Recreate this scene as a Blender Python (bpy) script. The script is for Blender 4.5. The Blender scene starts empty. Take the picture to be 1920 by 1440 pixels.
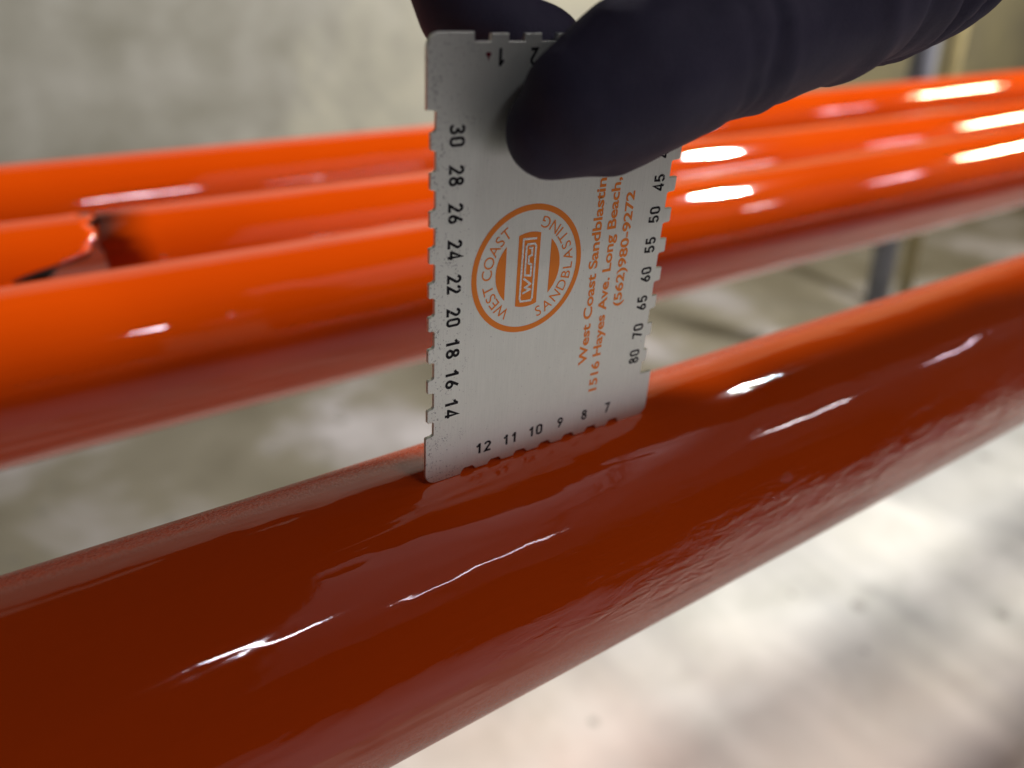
import bpy, bmesh, math, random
from mathutils import Vector, Matrix, noise

MM = 0.001
random.seed(4)
scene = bpy.context.scene
COL = scene.collection

# ------------------------------------------------------------------ camera
cam_data = bpy.data.cameras.new('camera')
cam = bpy.data.objects.new('camera', cam_data)
COL.objects.link(cam)
right = Vector((0.82437243, -0.56335948, 0.05510163))
down = Vector((-0.22978118, -0.42201917, -0.87698371))
fwd = Vector((0.51731103, 0.71029987, -0.47735038))
cam_pos = Vector((-64.441, -116.136, 96.427)) * MM
m3 = Matrix((right, -down, -fwd)).transposed()
cam.matrix_world = Matrix.Translation(cam_pos) @ m3.to_4x4()
cam_data.sensor_fit = 'HORIZONTAL'
cam_data.sensor_width = 36.0
cam_data.lens = 36.0 * 1490 / 1920
cam_data.clip_start = 0.01
cam_data.clip_end = 60
cam_data.dof.use_dof = True
cam_data.dof.focus_distance = 0.156
cam_data.dof.aperture_fstop = cam_data.lens / 3.3
scene.camera = cam

# ------------------------------------------------------------------ world
world = bpy.data.worlds.new('World')
scene.world = world
world.use_nodes = True
bg = world.node_tree.nodes['Background']
bg.inputs['Color'].default_value = (0.62, 0.52, 0.60, 1)
bg.inputs['Strength'].default_value = 0.025

# ------------------------------------------------------------------ ceiling lamps
def ceiling_lamp(loc, sx, sy, power, color, aim=None):
    d = bpy.data.lights.new('ceiling_lamp', 'AREA')
    d.shape = 'RECTANGLE'
    d.size, d.size_y = sx, sy
    d.energy = power
    d.color = color
    o = bpy.data.objects.new('ceiling_lamp', d)
    COL.objects.link(o)
    o.location = loc
    if aim:
        o.rotation_euler = (Vector(aim) - Vector(loc)).to_track_quat('-Z', 'Y').to_euler()
    return o

# the row above the pipes
PIPES = (0.1, 0.1, 0.0)
ceiling_lamp((2.38, 0.50, 2.0), 0.40, 0.115, 205, (1.0, 0.97, 0.92), PIPES)
ceiling_lamp((4.45, -0.15, 2.0), 0.7, 0.10, 62, (1.0, 0.86, 0.50), (3.6, 2.6, -0.3))
# the row behind the photographer
ceiling_lamp((0.42, -1.60, 2.0), 0.40, 0.11, 10, (0.93, 0.90, 1.0))
ceiling_lamp((1.35, -2.05, 2.0), 0.75, 0.05, 4, (1.0, 0.90, 0.98))
ceiling_lamp((2.85, -1.25, 2.0), 0.60, 0.15, 9, (1.0, 0.90, 0.92))
ceiling_lamp((4.00, -1.05, 2.0), 0.40, 0.18, 5, (1.0, 0.75, 0.90))

scene.view_settings.view_transform = 'Standard'
scene.view_settings.look = 'None'
scene.view_settings.exposure = 0.0
scene.view_settings.gamma = 1.0
scene.view_settings.use_curve_mapping = False
scene.render.engine = 'CYCLES'
scene.render.resolution_x = 1024
scene.render.resolution_y = 768

# ------------------------------------------------------------------ helpers
def tag(o, label=None, cat=None, group=None, kind=None):
    if label: o['label'] = label
    if cat: o['category'] = cat
    if group: o['group'] = group
    if kind: o['kind'] = kind
    return o

def link(name, mesh, mat=None, parent=None):
    o = bpy.data.objects.new(name, mesh)
    COL.objects.link(o)
    if mat: mesh.materials.append(mat)
    if parent: o.parent = parent
    return o

def empty(name, loc=(0, 0, 0)):
    o = bpy.data.objects.new(name, None)
    COL.objects.link(o)
    o.location = loc
    o.empty_display_size = 0.01
    return o

def mesh_from(verts, faces, smooth=False):
    me = bpy.data.meshes.new('mesh')
    me.from_pydata([tuple(v) for v in verts], [], faces)
    me.update()
    if smooth:
        me.polygons.foreach_set('use_smooth', [True] * len(me.polygons))
    return me

def bm_mesh(bm, smooth=False):
    me = bpy.data.meshes.new('mesh')
    bm.to_mesh(me); bm.free()
    if smooth:
        me.polygons.foreach_set('use_smooth', [True] * len(me.polygons))
    return me

def box_bm(x0, x1, y0, y1, z0, z1, bevel=0.0):
    bm = bmesh.new()
    bmesh.ops.create_cube(bm, size=1)
    for v in bm.verts:
        v.co = Vector(((x0 + x1) / 2 + v.co.x * (x1 - x0), (y0 + y1) / 2 + v.co.y * (y1 - y0), (z0 + z1) / 2 + v.co.z * (z1 - z0)))
    if bevel:
        bmesh.ops.bevel(bm, geom=bm.edges[:], offset=bevel, segments=2, affect='EDGES', profile=0.5)
    return bm

class NT:
    """small node-tree helper"""
    def __init__(self, name):
        self.mat = bpy.data.materials.new(name)
        self.mat.use_nodes = True
        self.t = self.mat.node_tree
        self.b = self.t.nodes['Principled BSDF']
    def n(self, kind, **kw):
        nd = self.t.nodes.new(kind)
        for k, v in kw.items():
            if k.startswith('i_'):
                nd.inputs[k[2:].replace('_', ' ')].default_value = v
            else:
                setattr(nd, k, v)
        return nd
    def l(self, a, b): self.t.links.new(a, b)
    def obj(self, scale=(1, 1, 1), loc=(0, 0, 0), rot=(0, 0, 0)):
        tc = self.n('ShaderNodeTexCoord')
        mp = self.n('ShaderNodeMapping')
        mp.inputs['Scale'].default_value = scale
        mp.inputs['Location'].default_value = loc
        mp.inputs['Rotation'].default_value = rot
        self.l(tc.outputs['Object'], mp.inputs['Vector'])
        return mp.outputs['Vector']
    def noise(self, vec, scale=1.0, detail=3.0, rough=0.5, dist=0.0):
        nd = self.n('ShaderNodeTexNoise')
        nd.inputs['Scale'].default_value = scale
        nd.inputs['Detail'].default_value = detail
        nd.inputs['Roughness'].default_value = rough
        nd.inputs['Distortion'].default_value = dist
        self.l(vec, nd.inputs['Vector'])
        return nd.outputs['Fac']
    def ramp(self, fac, stops):
        r = self.n('ShaderNodeValToRGB')
        e = r.color_ramp.elements
        while len(e) < len(stops): e.new(0.5)
        for el, (p, c) in zip(e, stops):
            el.position = p
            el.color = c if len(c) == 4 else (*c, 1)
        self.l(fac, r.inputs['Fac'])
        return r.outputs['Color']
    def mix(self, fac, a, b, blend='MIX'):
        m = self.n('ShaderNodeMix', data_type='RGBA', blend_type=blend)
        for sock, v in ((m.inputs[0], fac), (m.inputs[6], a), (m.inputs[7], b)):
            if hasattr(v, 'is_output'): self.l(v, sock)
            elif isinstance(v, (int, float)): sock.default_value = v
            else: sock.default_value = (*v, 1) if len(v) == 3 else v
        return m.outputs[2]
    def math(self, op, a, b=None, clamp=False):
        m = self.n('ShaderNodeMath', operation=op, use_clamp=clamp)
        for i, v in enumerate((a, b)):
            if v is None: continue
            if hasattr(v, 'is_output'): self.l(v, m.inputs[i])
            else: m.inputs[i].default_value = v
        return m.outputs[0]
    def bump(self, height, dist, strength=1.0, prev=None):
        b = self.n('ShaderNodeBump')
        b.inputs['Strength'].default_value = strength
        b.inputs['Distance'].default_value = dist
        self.l(height, b.inputs['Height'])
        if prev is not None: self.l(prev, b.inputs['Normal'])
        return b.outputs['Normal']
    def set(self, **kw):
        for k, v in kw.items():
            s = self.b.inputs[k.replace('_', ' ')]
            if hasattr(v, 'is_output'): self.l(v, s)
            elif isinstance(v, tuple) and len(v) == 3: s.default_value = (*v, 1)
            else: s.default_value = v
        return self.mat

# ------------------------------------------------------------------ materials
def mat_paint(name, wet):
    """glossy orange coat; wet = ripples, sags and dry spray of the freshly coated pipe"""
    t = NT(name)
    v = t.obj()
    runs = t.noise(t.obj(scale=(9, 110, 110)), 1.0, 2.0, 0.5, 0.6)
    wave = t.noise(t.obj(scale=(40, 150, 150)), 1.0, 2.0, 0.5, 0.3)
    peel = t.noise(v, 420, 2.0, 0.5)
    n = t.bump(runs, 0.00044 if wet else 0.00016)
    n = t.bump(wave, 0.00026 if wet else 0.00003, prev=n)
    sx = t.n('ShaderNodeSeparateXYZ'); t.l(v, sx.inputs[0])
    if wet:
        # patches where the wet film has sagged into ripples
        sag = t.noise(t.obj(scale=(75, 380, 380)), 1.0, 3.0, 0.6, 1.6)
        along = t.math('MULTIPLY', t.math('ADD', sx.outputs[0], 0.060), 14.0, clamp=True)
        patch = t.ramp(t.noise(t.obj(scale=(14, 70, 70)), 1.0, 2.0, 0.5), [(0.44, (0, 0, 0)), (0.60, (1, 1, 1))])
        low = t.math('MULTIPLY', t.math('SUBTRACT', 0.021, sx.outputs[2]), 55.0, clamp=True)
        mask = t.math('MULTIPLY', along, t.math('MULTIPLY', low, t.math('ADD', t.math('MULTIPLY', patch, 0.93), 0.07)))
        n = t.bump(t.math('MULTIPLY', sag, mask), 0.0012, prev=n)
        n = t.bump(peel, 0.000014, prev=n)
        # dry spray on the underside and along the back of the crown
        under = t.math('MULTIPLY', t.math('SUBTRACT', -0.001, sx.outputs[2]), 75.0, clamp=True)
        back = t.math('MULTIPLY', t.math('SUBTRACT', sx.outputs[1], 0.004), 90.0, clamp=True)
        dry = t.math('MAXIMUM', under, back)
        grain = t.noise(v, 1500, 2.0, 0.6)
        n = t.bump(t.math('MULTIPLY', grain, dry), 0.00055, prev=n)
        rough = t.math('ADD', 0.045, t.math('MULTIPLY', dry, 0.10))
    else:
        n = t.bump(peel, 0.000012, prev=n)
        rough = 0.035
    tint = t.ramp(t.noise(v, 9, 2, 0.5), [(0.35, (0.50, 0.049, 0.0004)), (0.7, (0.56, 0.061, 0.0006))])
    if wet:   # pale dust of dry overspray caught on the underside and the back of the crown
        dust = t.math('MULTIPLY', dry, t.math('MULTIPLY', t.math('GREATER_THAN', t.noise(v, 1500, 3, 0.7), 0.47), 0.34))
        tint = t.mix(dust, tint, (0.46, 0.30, 0.25))
    return t.set(Base_Color=tint, Roughness=rough, IOR=1.5, Normal=n)

def mat_inner():  # bare inside and rims, near-black: the hollow's shade is in the colour
    t = NT('bare_pipe_inside_shade')
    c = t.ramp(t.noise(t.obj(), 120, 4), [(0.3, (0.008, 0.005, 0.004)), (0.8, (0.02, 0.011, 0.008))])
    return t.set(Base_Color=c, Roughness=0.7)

def mat_steel():
    t = NT('brushed_aluminium')
    v = t.obj()
    brush = t.noise(t.obj(scale=(4200, 4200, 130)), 1.0, 3.0, 0.7)
    cloud = t.noise(v, 90, 4, 0.6)
    mott = t.noise(v, 2600, 2, 0.7)
    base = t.ramp(brush, [(0.22, (0.74, 0.79, 0.675)), (0.78, (0.94, 0.985, 0.86))])
    base = t.mix(0.38, base, t.ramp(cloud, [(0.3, (0.80, 0.85, 0.735)), (0.75, (0.92, 0.97, 0.845))]))
    # worn mottled band down the numbered edge
    sx = t.n('ShaderNodeSeparateXYZ'); t.l(v, sx.inputs[0])
    near = t.math('SUBTRACT', 1.0, t.math('DIVIDE', sx.outputs[0], 0.011), clamp=True)
    low = t.math('SUBTRACT', 1.0, t.math('DIVIDE', sx.outputs[2], 0.012), clamp=True)
    wearm = t.math('MAXIMUM', near, t.math('MULTIPLY', low, near))
    spots = t.math('GREATER_THAN', t.math('ADD', t.noise(v, 1700, 3, 0.75), t.math('MULTIPLY', wearm, 0.09)), 0.675)
    blot = t.math('MULTIPLY', t.math('GREATER_THAN', t.noise(v, 260, 3, 0.6), 0.60), t.math('GREATER_THAN', mott, 0.56))
    dirt = t.math('MULTIPLY', t.math('MAXIMUM', spots, t.math('MULTIPLY', blot, t.math('ADD', t.math('MULTIPLY', wearm, 1.4), 0.10))), 0.6, clamp=True)
    base = t.mix(dirt, base, (0.16, 0.16, 0.15))
    rough = t.math('ADD', 0.36, t.math('MULTIPLY', mott, 0.10))
    nb = t.bump(brush, 0.000012)
    nm = t.bump(mott, 0.000022, prev=nb)
    return t.set(Base_Color=base, Metallic=0.75, Roughness=rough, Normal=nm)

def mat_ink(name, col, worn, metal=0.0):
    t = NT(name)
    f = t.math('GREATER_THAN', t.noise(t.obj(), 1500, 2, 0.6), worn)
    c = t.mix(f, col, (0.45, 0.46, 0.43))
    return t.set(Base_Color=c, Roughness=0.42, Metallic=metal, Specular_IOR_Level=0.5 if metal else 0.2)

def mat_glove():
    t = NT('dark_navy_nitrile')
    v = t.obj()
    cl = t.noise(v, 60, 4, 0.6)
    c = t.ramp(cl, [(0.3, (0.033, 0.031, 0.058)), (0.75, (0.060, 0.054, 0.085))])
    dust = t.math('GREATER_THAN', t.noise(v, 900, 4, 0.7), 0.67)
    c = t.mix(t.math('MULTIPLY', dust, 0.25), c, (0.09, 0.085, 0.08))
    n1 = t.bump(t.noise(v, 110, 2, 0.5), 0.00022)
    n2 = t.bump(t.noise(v, 2200, 3, 0.65), 0.00011, prev=n1)
    m = t.set(Base_Color=c, Roughness=0.72, Specular_IOR_Level=0.28, Normal=n2)
    return m

def mat_floor():
    t = NT('booth_floor')
    v = t.obj()
    big = t.noise(v, 2.2, 4, 0.55, 0.4)
    med = t.noise(v, 7.0, 4, 0.6, 0.3)
    c = t.ramp(big, [(0.30, (0.28, 0.28, 0.235)), (0.48, (0.47, 0.465, 0.435)), (0.70, (0.60, 0.595, 0.565))])
    c = t.mix(0.45, c, t.ramp(med, [(0.32, (0.26, 0.26, 0.235)), (0.55, (0.51, 0.505, 0.485)), (0.8, (0.60, 0.595, 0.59))]))
    # soft grey bands that run away from the rack
    band = t.noise(t.obj(scale=(5.5, 1.1, 1), rot=(0, 0, 0.10)), 1.0, 2, 0.5, 0.3)
    c = t.mix(t.ramp(band, [(0.45, (0, 0, 0)), (0.60, (0.5, 0.5, 0.5))]), c, (0.17, 0.175, 0.18))
    # orange overspray settled below the pipes
    sx = t.n('ShaderNodeSeparateXYZ'); t.l(v, sx.inputs[0])
    dy = t.math('ABSOLUTE', t.math('SUBTRACT', sx.outputs[1], 0.10))
    dx = t.math('ABSOLUTE', t.math('SUBTRACT', sx.outputs[0], 0.35))
    fall = t.math('SUBTRACT', 1.0, t.math('ADD', t.math('MULTIPLY', dy, 1.3), t.math('MULTIPLY', dx, 0.9)), clamp=True)
    os_ = t.math('MULTIPLY', fall, t.math('MULTIPLY', t.noise(v, 4, 3, 0.5), 1.5), clamp=True)
    c = t.mix(os_, c, (0.60, 0.42, 0.35))
    # pale lavender patch added out of view, toned for its reflection in pipe and gauge
    edge = t.math('ADD', sx.outputs[1], t.math('MULTIPLY', t.math('SUBTRACT', t.noise(v, 1.3, 4, 0.6), 0.5), 1.6))
    bounce_area = t.math('MULTIPLY', t.math('SUBTRACT', -0.9, edge), 6.0, clamp=True)
    c = t.mix(bounce_area, c, (0.40, 0.37, 0.43))
    # bare stained concrete beyond the paper
    far = t.math('ADD', sx.outputs[1], t.math('MULTIPLY', t.math('SUBTRACT', t.noise(v, 2.0, 4, 0.6), 0.5), 0.5))
    far = t.math('MULTIPLY', t.math('SUBTRACT', far, 0.62), 7.0, clamp=True)
    conc = t.ramp(t.noise(v, 2.4, 4, 0.55, 0.3), [(0.30, (0.090, 0.078, 0.052)), (0.50, (0.14, 0.126, 0.095)), (0.62, (0.24, 0.224, 0.222)), (0.76, (0.40, 0.38, 0.40))])
    c = t.mix(far, c, conc)
    drops = t.n('ShaderNodeTexVoronoi'); drops.inputs['Scale'].default_value = 9; t.l(v, drops.inputs['Vector'])
    spot = t.math('LESS_THAN', drops.outputs['Distance'], 0.12)
    c = t.mix(t.math('MULTIPLY', spot, 0.55), c, (0.10, 0.095, 0.08))
    return t.set(Base_Color=c, Roughness=0.55, Normal=t.bump(med, 0.004, 0.5))

def mat_wall():
    t = NT('booth_wall_panel')
    v = t.obj()
    a = t.noise(v, 1.6, 5, 0.6, 0.5)
    b = t.noise(v, 4.5, 4, 0.6, 0.2)
    c = t.ramp(a, [(0.30, (0.34, 0.33, 0.30)), (0.5, (0.50, 0.49, 0.39)), (0.72, (0.60, 0.58, 0.45))])
    c = t.mix(0.45, c, t.ramp(b, [(0.30, (0.33, 0.33, 0.36)), (0.6, (0.52, 0.51, 0.43)), (0.8, (0.60, 0.58, 0.48))]))
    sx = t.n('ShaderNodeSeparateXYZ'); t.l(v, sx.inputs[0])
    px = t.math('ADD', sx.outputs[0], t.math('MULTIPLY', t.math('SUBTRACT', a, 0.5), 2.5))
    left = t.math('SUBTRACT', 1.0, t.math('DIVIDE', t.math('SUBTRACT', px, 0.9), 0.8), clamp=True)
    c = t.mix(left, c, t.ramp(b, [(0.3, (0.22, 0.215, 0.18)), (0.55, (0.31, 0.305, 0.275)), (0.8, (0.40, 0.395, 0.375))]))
    return t.set(Base_Color=c, Roughness=0.6)

def mat_plain(name, col, rough=0.5, metallic=0.0, var=0.25, scale=40):
    t = NT(name)
    lo = tuple(x * (1 - var) for x in col); hi = tuple(min(1, x * (1 + var)) for x in col)
    c = t.ramp(t.noise(t.obj(), scale, 4, 0.6), [(0.3, lo), (0.7, hi)])
    return t.set(Base_Color=c, Roughness=rough, Metallic=metallic, Normal=t.bump(t.noise(t.obj(), scale * 6, 3), 0.0005, 0.3))

WET_PAINT, PAINT, INNER, STEEL = mat_paint('wet_orange_paint', True), mat_paint('set_orange_paint', False), mat_inner(), mat_steel()
INK = mat_ink('black_ink', (0.006, 0.006, 0.007), 0.66)
ORANGE_INK = mat_ink('orange_ink', (0.95, 0.29, 0.040), 0.76, 0.7)
RED_INK = mat_ink('dark_red_ink', (0.10, 0.008, 0.015), 0.9)
GLOVE = mat_glove()
POST = mat_plain('blue_grey_enamel', (0.18, 0.19, 0.225), 0.5, 0.0, 0.3, 12)
YELLOW = mat_plain('yellow_enamel', (0.40, 0.34, 0.17), 0.5, 0.0, 0.2, 12)
SLEEVE = mat_plain('grey_sleeve_cloth', (0.04, 0.042, 0.055), 0.9, 0.0, 0.3, 80)
WOOD = mat_plain('pale_wood', (0.42, 0.31, 0.19), 0.7, 0.0, 0.25, 60)

# ------------------------------------------------------------------ setting
FLOOR_Z = -0.90
fl = link('floor', mesh_from([(-5, -4, 0), (8, -4, 0), (8, 6, 0), (-5, 6, 0)], [(0, 1, 2, 3)]), mat_floor())
fl.location.z = FLOOR_Z
tag(fl, kind='structure')
WALL_Y = 2.6
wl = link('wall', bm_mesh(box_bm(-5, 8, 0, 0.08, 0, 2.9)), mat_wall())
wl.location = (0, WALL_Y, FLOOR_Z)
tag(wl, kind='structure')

# unseen ceiling panels and end wall, added and shaped for reflections in the wet paint
PANEL = mat_plain('pale_reflection_panel', (0.62, 0.57, 0.68), 0.6, 0.0, 0.15, 2)
for k in range(5):
    x0 = 0.55 + 1.25 * k
    p = link('reflection_ceiling', bm_mesh(box_bm(x0, x0 + 1.19, -3.9, -0.35, 0, 0.04)), PANEL)
    p.location.z = 2.25
    tag(p, kind='structure')
ew = link('wall', bm_mesh(box_bm(0, 0.08, -3.9, -0.35, 0, 3.14)), PANEL)
ew.location = (6.9, 0, FLOOR_Z)
tag(ew, kind='structure')

# ------------------------------------------------------------------ pipes
RAD = 30.89 * MM
def tube(x0f, x1f, nseg=160, nx=60, wall=3.6 * MM, paint=None):
    """hollow pipe along local x; x0f / x1f give the end position for an angle (radians, 0 = towards -y, 90 deg = up)"""
    vo, fo = [], []
    def idx(layer, i, j): return (layer * (nx + 1) + i) * nseg + (j % nseg)
    for r in (RAD, RAD - wall):
        for i in range(nx + 1):
            for j in range(nseg):
                a = 2 * math.pi * j / nseg
                t = i / nx
                x = x0f(a) * (1 - t) + x1f(a) * t
                vo.append((x, -math.cos(a) * r, math.sin(a) * r))
    outer, inner = [], []
    for i in range(nx):
        for j in range(nseg):
            outer.append((idx(0, i, j), idx(0, i, j + 1), idx(0, i + 1, j + 1), idx(0, i + 1, j)))
            inner.append((idx(1, i, j), idx(1, i + 1, j), idx(1, i + 1, j + 1), idx(1, i, j + 1)))
    rims = []
    for j in range(nseg):
        rims.append((idx(0, 0, j), idx(1, 0, j), idx(1, 0, j + 1), idx(0, 0, j + 1)))
        rims.append((idx(0, nx, j), idx(0, nx, j + 1), idx(1, nx, j + 1), idx(1, nx, j)))
    me = bpy.data.meshes.new('mesh')
    me.from_pydata(vo, [], outer + rims + inner)
    me.update()
    me.materials.append(paint or PAINT); me.materials.append(INNER)
    sm = [True] * len(outer) + [False] * len(rims) + [True] * len(inner)
    me.polygons.foreach_set('use_smooth', sm)
    me.polygons.foreach_set('material_index', [0] * len(outer) + [1] * (len(rims) + len(inner)))
    bm = bmesh.new(); bm.from_mesh(me)
    bmesh.ops.recalc_face_normals(bm, faces=bm.faces)
    bm.to_mesh(me); bm.free()
    return me

def place_pipe(me, name, pt, d, label):
    o = link(name, me)
    d = Vector(d).normalized()
    z = Vector((0, 0, 1)); y = z.cross(d).normalized(); z = d.cross(y)
    o.matrix_world = Matrix.Translation(Vector(pt) * MM) @ Matrix((d, y, z)).transposed().to_4x4()
    tag(o, label, 'pipe', 'orange painted pipes on the rack')
    return o

X0, X1 = -0.62, 3.30
place_pipe(tube(lambda a: X0, lambda a: X1, 192, 200, paint=WET_PAINT), 'painted_pipe', (30, 4.14, -30.61), (1, .00783, .00508),
           'glossy red orange painted pipe on which the metal gauge stands')
place_pipe(tube(lambda a: X0, lambda a: X1, 128, 120), 'painted_pipe', (100, 178.7, -40.0), (1, -.0081, .0194),
           'glossy orange pipe next behind the pipe that carries the gauge')
place_pipe(tube(lambda a: X0, lambda a: X1, 128, 120), 'painted_pipe', (100, 350, -38.5), (1, -.0026, .0200),
           'orange pipe rearmost on the rack, unbroken, closest to the wall')
# the broken middle pipe: a long piece and a short notched piece with a dark gap between them
def end_right(a):
    return (-0.1160 - 0.006 * math.cos(a) + 0.0015 * math.sin(3 * a) + 0.0022 * noise.noise(Vector((math.cos(a) * 3, math.sin(a) * 3, 1.7))) + 0.0010 * noise.noise(Vector((math.cos(a) * 9, math.sin(a) * 9, 4.7))))
def end_left(a):
    d = math.degrees(a) % 360
    base = -0.121 - 0.001 * math.cos(a)
    if d > 180: cut = 1.0 if d < 350 else 1.0
    else: cut = max(0.0, min(1.0, (46 - d) / 14.0))
    if 150 < d <= 200: cut = (d - 150) / 50.0
    jag = 0.0075 * noise.noise(Vector((math.cos(a) * 4, math.sin(a) * 4, 8.2))) + 0.002 * noise.noise(Vector((math.cos(a) * 11, math.sin(a) * 11, 2.1)))
    return base - 0.027 * cut + jag - 0.002
BDIR, BPT = (1, -.0237, .020), (100, 254, -40.5)
place_pipe(tube(end_right, lambda a: X1, 128, 160), 'painted_pipe', BPT, BDIR,
           'orange pipe in the middle of the rear three with an open cut end')
place_pipe(tube(lambda a: X0, end_left, 128, 120), 'painted_pipe', BPT, BDIR,
           'orange pipe with a notched end facing another cut pipe end')

# ------------------------------------------------------------------ racks that carry the pipes
AX = {'f': ((30, 4.14, -30.61), (1, .00783, .00508)), 'c': ((100, 178.7, -40.0), (1, -.0081, .0194)),
      'b': (BPT, BDIR), 'a': ((100, 350, -38.5), (1, -.0026, .0200))}
def rod(a, b, r, n=28):
    a, b = Vector(a), Vector(b)
    d = (b - a).normalized()
    u = d.cross(Vector((1, 0.2, 0))).normalized(); w = d.cross(u)
    vs, fs = [], []
    for p, rr in ((a, r), (b - d * r * 0.3, r), (b, r * 0.7)):
        for j in range(n):
            t = 2 * math.pi * j / n
            vs.append(p + (u * math.cos(t) + w * math.sin(t)) * rr)
    for k in range(2):
        for j in range(n): fs.append((k * n + j, k * n + (j + 1) % n, (k + 1) * n + (j + 1) % n, (k + 1) * n + j))
    fs.append(tuple(range(n))[::-1]); fs.append(tuple(2 * n + j for j in range(n)))
    return mesh_from(vs, fs, True)
def rack(x, py, label):
    r = empty('pipe_rack', (x, py, FLOOR_Z))
    tag(r, label, 'rack')
    link('upright', rod((0, 0, 0.010), (0, 0, 1.12), 0.026), POST, r)
    link('base_plate', bm_mesh(box_bm(-0.09, 0.09, -0.09, 0.09, 0, 0.012, 0.003)), POST, r)
    az = -0.105 - FLOOR_Z
    link('arm', bm_mesh(box_bm(-0.013, 0.013, -0.07 - py, 0.02, az - 0.03, az, 0.003)), POST, r)
    bm = bmesh.new()
    g = [(-0.02, -0.026, az - 0.05), (-0.02, -0.026, az - 0.16), (-0.02, -0.15, az - 0.05)]
    a = [bm.verts.new(p) for p in g]; b = [bm.verts.new((0.02, p[1], p[2])) for p in g]
    bm.faces.new(a); bm.faces.new(b[::-1])
    for i in range(3): bm.faces.new((a[i], b[i], b[(i + 1) % 3], a[(i + 1) % 3]))
    bmesh.ops.recalc_face_normals(bm, faces=bm.faces)
    link('gusset', bm_mesh(bm), POST, r)
    for k, (p, d) in AX.items():
        yy = (p[1] + d[1] * (x * 1000 - p[0])) * MM - py
        zz = (p[2] + d[2] * (x * 1000 - p[0])) * MM - FLOOR_Z
        # a saddle block: bottom on the arm, hollowed to the pipe
        n = 12; pts = []
        for i in range(n + 1):
            an = math.radians(-140 + 100 * i / n)
            pts.append((yy + math.cos(an) * (RAD - 0.0004), zz + math.sin(an) * (RAD - 0.0004)))
        prof = [(yy - 0.030, az - 0.001)] + [(yy - 0.030, pts[0][1])] + pts + [(yy + 0.030, pts[-1][1])] + [(yy + 0.030, az - 0.001)]
        bm = bmesh.new()
        a = [bm.verts.new((-0.015, q[0], q[1])) for q in prof]; b = [bm.verts.new((0.015, q[0], q[1])) for q in prof]
        bm.faces.new(a); bm.faces.new(b[::-1])
        for i in range(len(prof)): bm.faces.new((a[i], b[i], b[(i + 1) % len(prof)], a[(i + 1) % len(prof)]))
        bmesh.ops.recalc_face_normals(bm, faces=bm.faces)
        link('saddle', bm_mesh(bm), WOOD, r)
    return r
rack(3.10, 0.60, 'blue grey steel rack under the far right ends of the orange pipes')
rack(-0.42, 0.55, 'blue grey steel rack under the end of the pipes beside the notched pipe')

# two posts in the distance
bp = empty('steel_post', (1.98, 1.02, FLOOR_Z))
tag(bp, 'blue grey steel post leaning slightly, standing behind the rear orange pipe', 'post')
link('shaft', rod((0, -0.05, 0.010), (0, 0.062, 1.16), 0.031), POST, bp)
link('foot', bm_mesh(box_bm(-0.09, 0.09, -0.14, 0.04, 0, 0.012, 0.003)), POST, bp)
#
yp = empty('yellow_post', (2.45, 1.21, FLOOR_Z))
tag(yp, 'faded yellow post standing on the floor behind the blue grey post', 'post')
link('shaft', rod((0, -0.06, 0.01), (0, 0.07, 1.35), 0.022), YELLOW, yp)
link('foot', bm_mesh(box_bm(-0.09, 0.09, -0.15, 0.03, 0, 0.012, 0.003)), POST, yp)

# ------------------------------------------------------------------ the gauge
gauge = empty('wet_film_gauge', (0, 0, 0))
tag(gauge, 'brushed silver metal gauge card with notched edges and printed numbers held upright', 'gauge')
W, H, T = 60.4, 85.0, 0.8
def rnd(cx, cz, r, a0, a1, n=6):
    return [(cx + r * math.cos(math.radians(a0 + (a1 - a0) * i / n)), cz + r * math.sin(math.radians(a0 + (a1 - a0) * i / n))) for i in range(n + 1)]
out = []
CR = 2.4
out += rnd(CR, CR, CR, 180, 270)
# bottom edge, left to right: seven notches, six teeth
for i in range(7):
    c = 10.15 + 6.63 * i
    out += [(c - 1.8, 0.0 + (0.0254 * (13 - i) if i else 0)), (c - 1.55, 0.75), (c - 1.0, 1.25), (c + 1.0, 1.25), (c + 1.5, 0.8), (c + 1.8, 0.0254 * (12 - i) if i < 6 else 0)]
out += rnd(W - CR, CR, CR, 270, 360)
# right edge, upwards
RT = [(80, 16.25), (70, 22.85), (65, 29.5), (60, 36.0), (55, 42.6), (50, 49.25), (45, 55.85), (40, 62.4), (35, 69.0)]
ZS, ZE = 11.5, 73.3
out += [(W, ZS), (57.0, ZS), ]
for mil, c in RT:
    x = W - mil * 0.0254 * 1.12
    out += [(57.0, c - 1.9), (57.3, c - 1.6), (x - 0.25, c - 1.5), (x, c - 1.2), (x, c + 1.5), (57.0, c + 1.55)]
out += [(57.0, ZE), (W, ZE)]
out += rnd(W - CR, H - CR, CR, 0, 90)
# top edge, right to left
for i in range(6, -1, -1):
    c = 10.2 + 6.63 * i
    out += [(c + 1.65, H - (0.25 if i < 6 else 0)), (c + 1.5, H - 1.45), (c - 1.5, H - 1.45), (c - 1.65, H - (0.25 if i else 0))]
out += rnd(CR, H - CR, CR, 90, 180)
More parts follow.
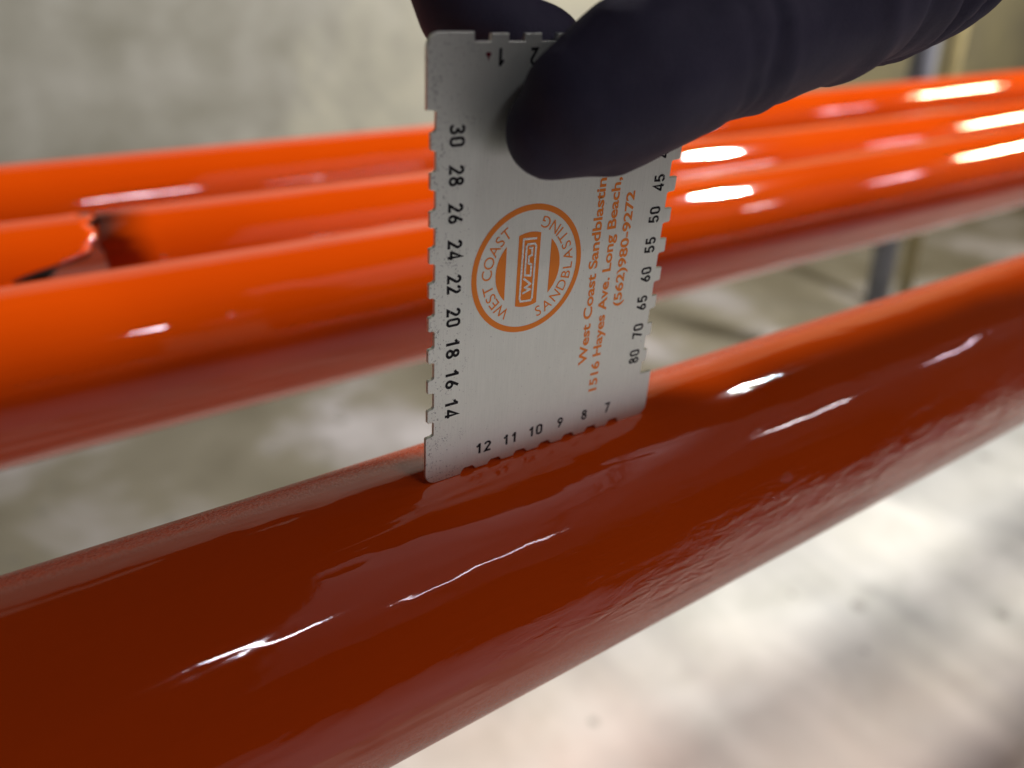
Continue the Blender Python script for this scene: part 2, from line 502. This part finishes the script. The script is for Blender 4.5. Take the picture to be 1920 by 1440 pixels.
# left edge, downwards
LT = [(14 + 2 * i, 16.05 + 6.55 * i) for i in range(9)]
out += [(0, 73.4), (1.75, 73.2)]
for mil, c in reversed(LT):
    x = mil * 0.0254
    out += [(1.75, c + 1.9), (1.45, c + 1.55), (x + 0.2, c + 1.45), (x, c + 1.2), (x, c - 1.2), (x + 0.2, c - 1.45), (1.45, c - 1.5), (1.75, c - 1.7)]
out += [(1.75, 11.6), (1.4, 11.35), (0.2, 11.25), (0, 11.0)]
clean = []
for p in out:
    if not clean or (abs(p[0] - clean[-1][0]) + abs(p[1] - clean[-1][1])) > 1e-4: clean.append(p)
bm = bmesh.new()
front = [bm.verts.new((x * MM, 0, z * MM)) for x, z in clean]
fface = bm.faces.new(front)
ext = bmesh.ops.extrude_face_region(bm, geom=[fface])
for v in [g for g in ext['geom'] if isinstance(g, bmesh.types.BMVert)]: v.co.y += T * MM
bmesh.ops.recalc_face_normals(bm, faces=bm.faces)
cap_edges = [e for e in bm.edges if abs(e.verts[0].co.y - e.verts[1].co.y) < 1e-7]
bmesh.ops.bevel(bm, geom=cap_edges, offset=0.10 * MM, segments=2, affect='EDGES', profile=0.5, clamp_overlap=True)
link('plate', bm_mesh(bm), STEEL, gauge)

PRINT_Y = -0.03 * MM
def text_mesh(body, bold=0.0):
    cu = bpy.data.curves.new('t', 'FONT')
    cu.body = body; cu.size = 1.0; cu.offset = bold; cu.resolution_u = 6
    o = bpy.data.objects.new('t', cu); COL.objects.link(o)
    dg = bpy.context.evaluated_depsgraph_get()
    me = bpy.data.meshes.new_from_object(o.evaluated_get(dg))
    bpy.data.objects.remove(o); bpy.data.curves.remove(cu)
    return me
def bounds(me):
    xs = [v.co.x for v in me.vertices]; ys = [v.co.y for v in me.vertices]
    return min(xs), max(xs), min(ys), max(ys)
CAP = None
def put(me, origin, sx, sy, cx, cz, deg, name, mat):
    """map flat text (x right, y up) on the card face; origin (text units) goes to (cx, cz) mm, rotated deg"""
    c, s = math.cos(math.radians(deg)), math.sin(math.radians(deg))
    for v in me.vertices:
        a, b = (v.co.x - origin[0]) * sx, (v.co.y - origin[1]) * sy
        v.co = ((cx + a * c - b * s) * MM, PRINT_Y, (cz + a * s + b * c) * MM)
    return link(name, me, mat, gauge)
def arc_pts(cx, cy, rx, ry, a0, a1, m=14):
    return [(cx + rx * math.cos(math.radians(a0 + (a1 - a0) * k / m)), cy + ry * math.sin(math.radians(a0 + (a1 - a0) * k / m))) for k in range(m + 1)]
SW = 0.185          # stroke of the condensed digits (height 1, width 0.58)
DIGITS = {
 '0': [(arc_pts(.29, .75, .215, .175, 0, 180) + arc_pts(.29, .25, .215, .175, 180, 360), True)],
 '1': [([(.36, 0), (.36, 1)], False), ([(.10, .70), (.24, .76), (.33, .90)], False)],
 '2': [(arc_pts(.29, .715, .205, .21, 175, -25) + [(.30, .38), (.09, .075), (.56, .075)], False)],
 '3': [(arc_pts(.27, .74, .20, .185, 160, -80) + arc_pts(.27, .285, .225, .21, 80, -165), False)],
 '4': [([(.42, 0), (.42, .97), (.07, .28), (.07, .25), (.58, .25)], False)],
 '5': [([(.52, .925), (.14, .925), (.10, .52)] + arc_pts(.275, .325, .225, .25, 120, -160), False)],
 '6': [([(.43, .97), (.22, .62)] + arc_pts(.29, .295, .215, .22, 150, 510), False)],
 '7': [([(.05, .925), (.50, .925), (.22, 0)], False)],
 '8': [(arc_pts(.29, .745, .185, .18, -90, 270, 24), True), (arc_pts(.29, .285, .22, .21, 90, 450, 24), True)],
 '9': [([(.15, .03), (.36, .38)] + arc_pts(.29, .705, .215, .22, -30, 330), False)],
}
def digit_faces(ch):
    """one mitred ribbon for each stroke"""
    out_f = []
    for pts, closed in DIGITS[ch]:
        P = [Vector(p) for p in pts]
        P = [p for k, p in enumerate(P) if k == 0 or (p - P[k - 1]).length > 1e-5]
        if closed and (P[0] - P[-1]).length < 1e-4: P.pop()
        m = len(P); lft, rgt = [], []
        for k in range(m):
            a = P[(k - 1) % m] if (closed or k) else None
            b = P[(k + 1) % m] if (closed or k < m - 1) else None
            d0 = (P[k] - a).normalized() if a is not None else (b - P[k]).normalized()
            d1 = (b - P[k]).normalized() if b is not None else d0
            n0, n1 = Vector((-d0.y, d0.x)), Vector((-d1.y, d1.x))
            nn = n0 + n1
            nn = nn.normalized() if nn.length > 1e-3 else n0
            ln = SW / 2 / max(0.45, nn.dot(n0))
            lft.append(P[k] + nn * ln); rgt.append(P[k] - nn * ln)
        for k in range(m if closed else m - 1):
            q = (k + 1) % m
            out_f.append([lft[k], rgt[k], rgt[q], lft[q]])
    return out_f
def number(body, cx, cz, cap, deg, narrow=0.86, width=None):
    bm = bmesh.new()
    off = 0.0; k = 0
    for ch in body:
        for f in digit_faces(ch):
            vs = [bm.verts.new((p.x + off, p.y, -0.00001 * k)) for p in f]
            k += 1
            if len({(round(v.co.x, 5), round(v.co.y, 5)) for v in vs}) == 4: bm.faces.new(vs)
        off += 0.74
    me = bm_mesh(bm)
    x0, x1, y0, y1 = bounds(me)
    sy = cap
    sx = sy * narrow if width is None else width / (x1 - x0)
    depth = [v.co.z for v in me.vertices]
    put(me, ((x0 + x1) / 2, 0.5), sx, sy, cx, cz, deg, 'printed_number', INK)
    for v, dz in zip(me.vertices, depth): v.co.y += dz * MM * 3
for i in range(9): number(str(14 + 2 * i), 5.75, 16.6 + 6.57 * i, 2.95, -90, width=4.05 - 0.045 * i)
for s, z in (('80', 16.6), ('70', 23.1), ('65', 29.85), ('60', 36.5), ('55', 43.2), ('50', 49.8), ('45', 56.5), ('40', 63.2), ('35', 69.8)):
    number(s, 54.15, z, 2.85, 90, width=3.5)
for s, x, w in (('12', 13.8, 3.7), ('11', 20.4, 3.2), ('10', 27.3, 3.6), ('9', 34.0, 1.55), ('8', 40.9, 1.55), ('7', 47.8, 1.5)):
    number(s, x, 5.0, 2.5, 0, width=w)
for s, x, w in (('1', 13.95, 1.15), ('2', 20.6, 1.75), ('3', 27.2, 1.75), ('4', 33.8, 1.8), ('5', 40.5, 1.75), ('6', 47.1, 1.75)):
    number(s, x, 81.15, 2.75, 180, width=w)
# small dark red mark beside the 1
bm = bmesh.new()
vs = [bm.verts.new(((11.3 + a) * MM, PRINT_Y, (81.4 + b) * MM)) for a, b in ((-0.6, 0.25), (-0.15, -0.2), (0.05, -0.85), (0.25, -0.15), (0.62, 0.25), (0.2, 0.55), (-0.25, 0.55))]
bm.faces.new(vs)
link('printed_mark', bm_mesh(bm), RED_INK, gauge)

def line(body, z0, z1, xbase, cap):
    ref = text_mesh('H', 0.012); capu = bounds(ref)[3]; bpy.data.meshes.remove(ref)
    me = text_mesh(body, 0.024)
    x0, x1, _, _ = bounds(me)
    put(me, (x0, 0), (z1 - z0) / (x1 - x0), cap / capu, xbase, z0, 90, 'printed_line', ORANGE_INK)
line('West Coast Sandblasting', 18.3, 61.0, 39.75, 2.2)
line('1516 Hayes Ave. Long Beach,', 10.8, 58.7, 43.6, 2.2)
line('(562)980-9272', 30.6, 55.6, 47.75, 2.15)

# round emblem
LC = (22.3, 42.85)
def poly_obj(name, rings, mat):
    """rings: list of lists of (x, z); quads strip between first two, or ngon"""
    bm = bmesh.new()
    for ring in rings:
        bm.faces.new([bm.verts.new((x * MM, PRINT_Y, z * MM)) for x, z in ring])
    return link(name, bm_mesh(bm), mat, gauge)
n = 96
ring = []
for i in range(n):
    a, b = 2 * math.pi * i / n, 2 * math.pi * (i + 1) / n
    ring.append([(LC[0] + r * math.cos(t), LC[1] + r * math.sin(t)) for r, t in ((12.9, a), (12.9, b), (11.75, b), (11.75, a))])
poly_obj('emblem_ring', ring, ORANGE_INK)
def disc_slice(xa, xb, r=7.57, m=20):
    """vertical slice of a disc between xa and xb"""
    top, bot = [], []
    for i in range(m + 1):
        x = xa + (xb - xa) * i / m
        h = math.sqrt(max(0, r * r - (x - LC[0]) ** 2))
        top.append((x, LC[1] + h)); bot.append((x, LC[1] - h))
    return [[bot[i], bot[i + 1], top[i + 1], top[i]] for i in range(m)]
def fix(quads):
    return [[p for k, p in enumerate(q) if p not in q[:k]] for q in quads]
poly_obj('emblem_segment', fix(disc_slice(LC[0] - 7.57, 17.0)), ORANGE_INK)
poly_obj('emblem_segment', fix(disc_slice(27.4, LC[0] + 7.57)), ORANGE_INK)
poly_obj('emblem_panel', disc_slice(19.66, 24.75), ORANGE_INK)
# letters on the emblem, bare metal strokes over the orange panel
LETTER = mat_plain('bare_metal_letter', (0.90, 0.93, 0.84), 0.4, 0.75, 0.05, 400)
def strokes(name, paths, w, mat, y):
    bm = bmesh.new()
    for p in paths:
        for k in range(len(p) - 1):
            a, b = Vector(p[k]), Vector(p[k + 1])
            d = (b - a).normalized(); nrm = Vector((-d.y, d.x)) * w / 2
            a2, b2 = a - d * w * 0.35, b + d * w * 0.35
            q = [a2 + nrm, b2 + nrm, b2 - nrm, a2 - nrm]
            yy = y - 0.002 * MM * k
            bm.faces.new([bm.verts.new((v.x * MM, yy, v.y * MM)) for v in q])
    return link(name, bm_mesh(bm), mat, gauge)
L = 0.42
strokes('emblem_frame', [[(23.7, 49.0), (20.75, 49.2), (20.62, 37.2), (20.9, 36.55), (23.3, 36.4), (23.62, 36.9), (23.75, 47.5), (23.4, 48.0), (21.75, 48.05), (21.5, 47.6), (21.5, 43.6)]], L, LETTER, PRINT_Y * 2)
strokes('emblem_letter', [[(21.35, 38.2), (23.0, 38.75), (21.7, 39.3), (23.0, 39.9), (21.35, 41.2)]], L, LETTER, PRINT_Y * 2)
strokes('emblem_letter', [[(21.5, 43.3), (21.5, 41.9), (22.9, 41.6), (22.9, 43.9)]], L, LETTER, PRINT_Y * 2)
strokes('emblem_letter', [[(22.9, 43.9), (22.25, 44.2), (22.2, 45.6), (22.9, 45.75), (22.9, 47.2), (22.3, 47.3)]], L, LETTER, PRINT_Y * 2)
def arc_text(body, a0, a1, rbase, cap, outward):
    """letters spread evenly by advance between angles a0 and a1 (degrees about the emblem centre, 0 = +x, 90 = +z)"""
    adv, meshes = [], []
    ref = text_mesh('H', 0.012); capu = bounds(ref)[3]; bpy.data.meshes.remove(ref)
    s = cap / capu
    for ch in body:
        if ch == ' ': adv.append(0.30 * 1.0); meshes.append(None); continue
        me = text_mesh(ch, 0.0); x0, x1, _, _ = bounds(me)
        adv.append(x1 - x0 + 0.12); meshes.append(me)
    tot = sum(adv) - 0.12
    pos = 0.0
    for me, ad in zip(meshes, adv):
        if me is not None:
            x0, x1, _, _ = bounds(me)
            f = (pos + (x1 - x0) / 2) / tot
            ang = a0 + (a1 - a0) * f
            px, pz = LC[0] + rbase * math.cos(math.radians(ang)), LC[1] + rbase * math.sin(math.radians(ang))
            put(me, ((x0 + x1) / 2, 0), s, s, px, pz, ang - 90 if outward else ang + 90, 'emblem_letter', ORANGE_INK)
        pos += ad
arc_text("WEST COAST", 242, 120, 8.4, 2.25, True)
arc_text('SANDBLASTING', -75, 75, 10.75, 2.25, False)

# ------------------------------------------------------------------ gloved hand
hand = empty('gloved_hand', (0.20, -0.02, 0.15))
tag(hand, 'hand in a dark navy glove pinching the metal gauge between thumb and finger', 'hand')
CH = {
 'thumb': [((23.5, -11, 75), 11), ((33, -12.5, 79.3), 13.5), ((46, -13.5, 84), 13.9), ((62, -15, 87.5), 13.2), ((80, -16, 95), 16), ((100, -14, 104), 20), ((128, -4, 122), 25)],
 'index': [((28.5, 9.0, 80.8), 8.0), ((21, 10.5, 82.5), 8.8), ((15, 12.5, 88), 9.3), ((12.5, 18, 100), 9.5), ((17, 30, 117), 10.5), ((38, 33, 129), 10.8), ((62, 28, 136), 13), ((100, 12, 132), 17), ((132, 2, 126), 22)],
 'middle': [((34, 33, 108), 7.6), ((22, 40, 116), 8.6), ((16, 50, 130), 9.2), ((22, 58, 144), 10.6), ((44, 55, 150), 11), ((68, 46, 151), 13.5), ((104, 24, 140), 18), ((134, 10, 130), 22)],
 'ring': [((44, 56, 112), 7.2), ((32, 64, 119), 8.2), ((27, 75, 131), 8.8), ((33, 82, 143), 10), ((53, 77, 149), 10.4), ((76, 64, 149), 13), ((108, 38, 140), 17), ((136, 18, 130), 21)],
 'little': [((60, 72, 112), 6.4), ((50, 83, 117), 7.2), ((47, 93, 127), 7.8), ((53, 98, 138), 8.8), ((69, 91, 143), 9.2), ((88, 76, 142), 12), ((114, 48, 136), 16), ((138, 22, 129), 20)],
 'pad': [((19.5, -8.0, 70.6), 8.2), ((30, -9.5, 71.2), 9), ((44, -11, 76), 9)],
 'wrist': [((128, 2, 122), 25), ((150, 1, 118.5), 26), ((180, 0, 121), 28), ((215, -1, 127), 31)],
 'heel_blocker': [((84, 52, 113), 12), ((104, 50, 115), 15), ((134, 26, 120), 19)],  # hand bulk out of view, added to block the key lamp
 'outer': [((62, 64, 138), 13), ((92, 58, 132), 16), ((122, 40, 128), 18)],  # unseen knuckle fill, added to keep key light off the pipe's rim
 'palm': [((78, 42, 138), 14), ((102, 28, 128), 18)],  # fills the palm, also put in to stop key light passing through
 'wrist_blocker': [((138, 22, 112), 15), ((160, 26, 111), 17), ((185, 24, 116), 19), ((212, 14, 124), 22)],  # unseen widening of the wrist, put in to shade the front pipe
 'back': [((92, -6, 126), 15), ((112, -6, 132), 19), ((136, -4, 134), 22)],  # unseen bulk added to keep the key lamp off the thumb
 'web': [((62, -6, 98), 10), ((72, 4, 112), 12), ((80, 14, 124), 12)],
}
def sphere_chain():
    bm = bmesh.new()
    for ch in CH.values():
        for (p, r), (q, s) in zip(ch, ch[1:]):
            P, Q = Vector(p), Vector(q)
            m = max(2, int((Q - P).length / 2.2))
            for i in range(m + (1 if (q, s) == ch[-1] else 0)):
                t = i / m
                c = P.lerp(Q, t); rr = r + (s - r) * t
                bmesh.ops.create_icosphere(bm, subdivisions=3, radius=rr * MM, matrix=Matrix.Translation(c * MM))
    return bm
tmp = link('tmp', bm_mesh(sphere_chain()))
md = tmp.modifiers.new('r', 'REMESH'); md.mode = 'VOXEL'; md.voxel_size = 0.0010; md.adaptivity = 0.0
sm = tmp.modifiers.new('s', 'SMOOTH'); sm.factor = 0.5; sm.iterations = 12
dg = bpy.context.evaluated_depsgraph_get()
hm = bpy.data.meshes.new_from_object(tmp.evaluated_get(dg))
bpy.data.objects.remove(tmp)
def seg_dist(p, a, b):
    ab = b - a; t = max(0, min(1, (p - a).dot(ab) / ab.length_squared))
    return (p - (a + ab * t)).length
thA = [Vector(p) * MM for p, r in CH['thumb']][:5]
inA = [Vector(p) * MM for p, r in CH['index']][:4]
# glove folds: ridges that cross the base of the thumb and the wrist
FOLDS = [((45, 80), (1.0, 0.3), 1.3, -0.35), ((49, 81), (1.0, 0.15), 1.2, -0.45), ((53, 82), (1.0, 0.35), 1.6, 0.3), ((74, 89), (1.0, 0.35), 2.2, 0.7), ((83, 92), (1.0, 0.15), 1.6, -0.9), ((88, 95), (1.0, 0.3), 2.0, 0.9), ((94, 96), (1.0, -0.2), 1.3, -1.0),
         ((99, 98), (1.0, -0.35), 2.2, 1.0), ((106, 101), (1.0, -0.6), 1.6, -1.1), ((112, 104), (1.0, -0.5), 2.6, 1.0), ((121, 106), (1.0, -0.5), 1.8, -1.0)]
norms = [v.normal.copy() for v in hm.vertices]
for v, nv in zip(hm.vertices, norms):
    p = v.co
    x, z = p.x / MM, p.z / MM
    d = 0.0
    if x > 38 and p.y < 0.02:
        wob = 2.5 * noise.noise(Vector((x * 0.05, p.y / MM * 0.08, z * 0.05)))
        for (fx, fz), (nx_, nz_), w, amp in FOLDS:
            s = ((x - fx) * nx_ + (z - fz) * nz_) / math.hypot(nx_, nz_) + wob
            d += 1.35 * amp * math.exp(-(s / w) ** 2)
        d *= min(1, (x - 38) / 8)
    d += 0.42 * noise.noise(p * 75) + 0.2 * noise.noise(p * 160) + 0.10 * noise.noise(p * 320)
    v.co = p + nv * d * MM
    p = v.co
    if p.x < 0.0615 and p.z < 0.0862 and p.x > -0.002 and abs(p.y) < 0.012:
        dt = min(seg_dist(p, a, b) for a, b in zip(thA, thA[1:])) - 0.012
        di = min(seg_dist(p, a, b) for a, b in zip(inA, inA[1:])) - 0.008
        if dt < di: p.y = min(p.y, 0.02 * MM)
        else: p.y = max(p.y, (T - 0.02) * MM)
hm.polygons.foreach_set('use_smooth', [True] * len(hm.polygons))
hm.update()
go = link('glove', hm, GLOVE, hand)
go.matrix_parent_inverse = Matrix.Translation(hand.location).inverted()
# rolled cuff and sleeve
def lathe(axis_pts, nseg=40, wob=0.0):
    verts, faces = [], []
    for k, (p, r) in enumerate(axis_pts):
        a = Vector(axis_pts[max(0, k - 1)][0]); b = Vector(axis_pts[min(len(axis_pts) - 1, k + 1)][0])
        d = (b - a).normalized() if (b - a).length > 1e-6 else Vector((1, 0, 0))
        u = d.cross(Vector((0, 0, 1))).normalized(); w = d.cross(u)
        for j in range(nseg):
            t = 2 * math.pi * j / nseg
            rr = r * (1 + wob * noise.noise(Vector((math.cos(t) * 2, math.sin(t) * 2, k * 0.7))))
            verts.append((Vector(p) + (u * math.cos(t) + w * math.sin(t)) * rr) * MM)
    m = len(axis_pts)
    for k in range(m - 1):
        for j in range(nseg):
            faces.append((k * nseg + j, k * nseg + (j + 1) % nseg, (k + 1) * nseg + (j + 1) % nseg, (k + 1) * nseg + j))
    faces.append(tuple(range(nseg))[::-1]); faces.append(tuple((m - 1) * nseg + j for j in range(nseg)))
    me = mesh_from(verts, faces, True)
    return me
dv = Vector((35, -1, 3.5)).normalized(); s0 = Vector((205, -1, 126))
cf = link('cuff', lathe([(s0 + dv * t, r) for t, r in ((0, 30), (0.5, 34.2), (3, 35), (6, 34.4), (6.5, 31))]), GLOVE, hand)
cf.matrix_parent_inverse = Matrix.Translation(hand.location).inverted()
sl = link('sleeve', lathe([(s0 + dv * t, r) for t, r in ((4, 31.5), (6, 37), (30, 39), (70, 42), (130, 46), (200, 50), (280, 54))], 40, 0.10), SLEEVE, hand)
sl.matrix_parent_inverse = Matrix.Translation(hand.location).inverted()
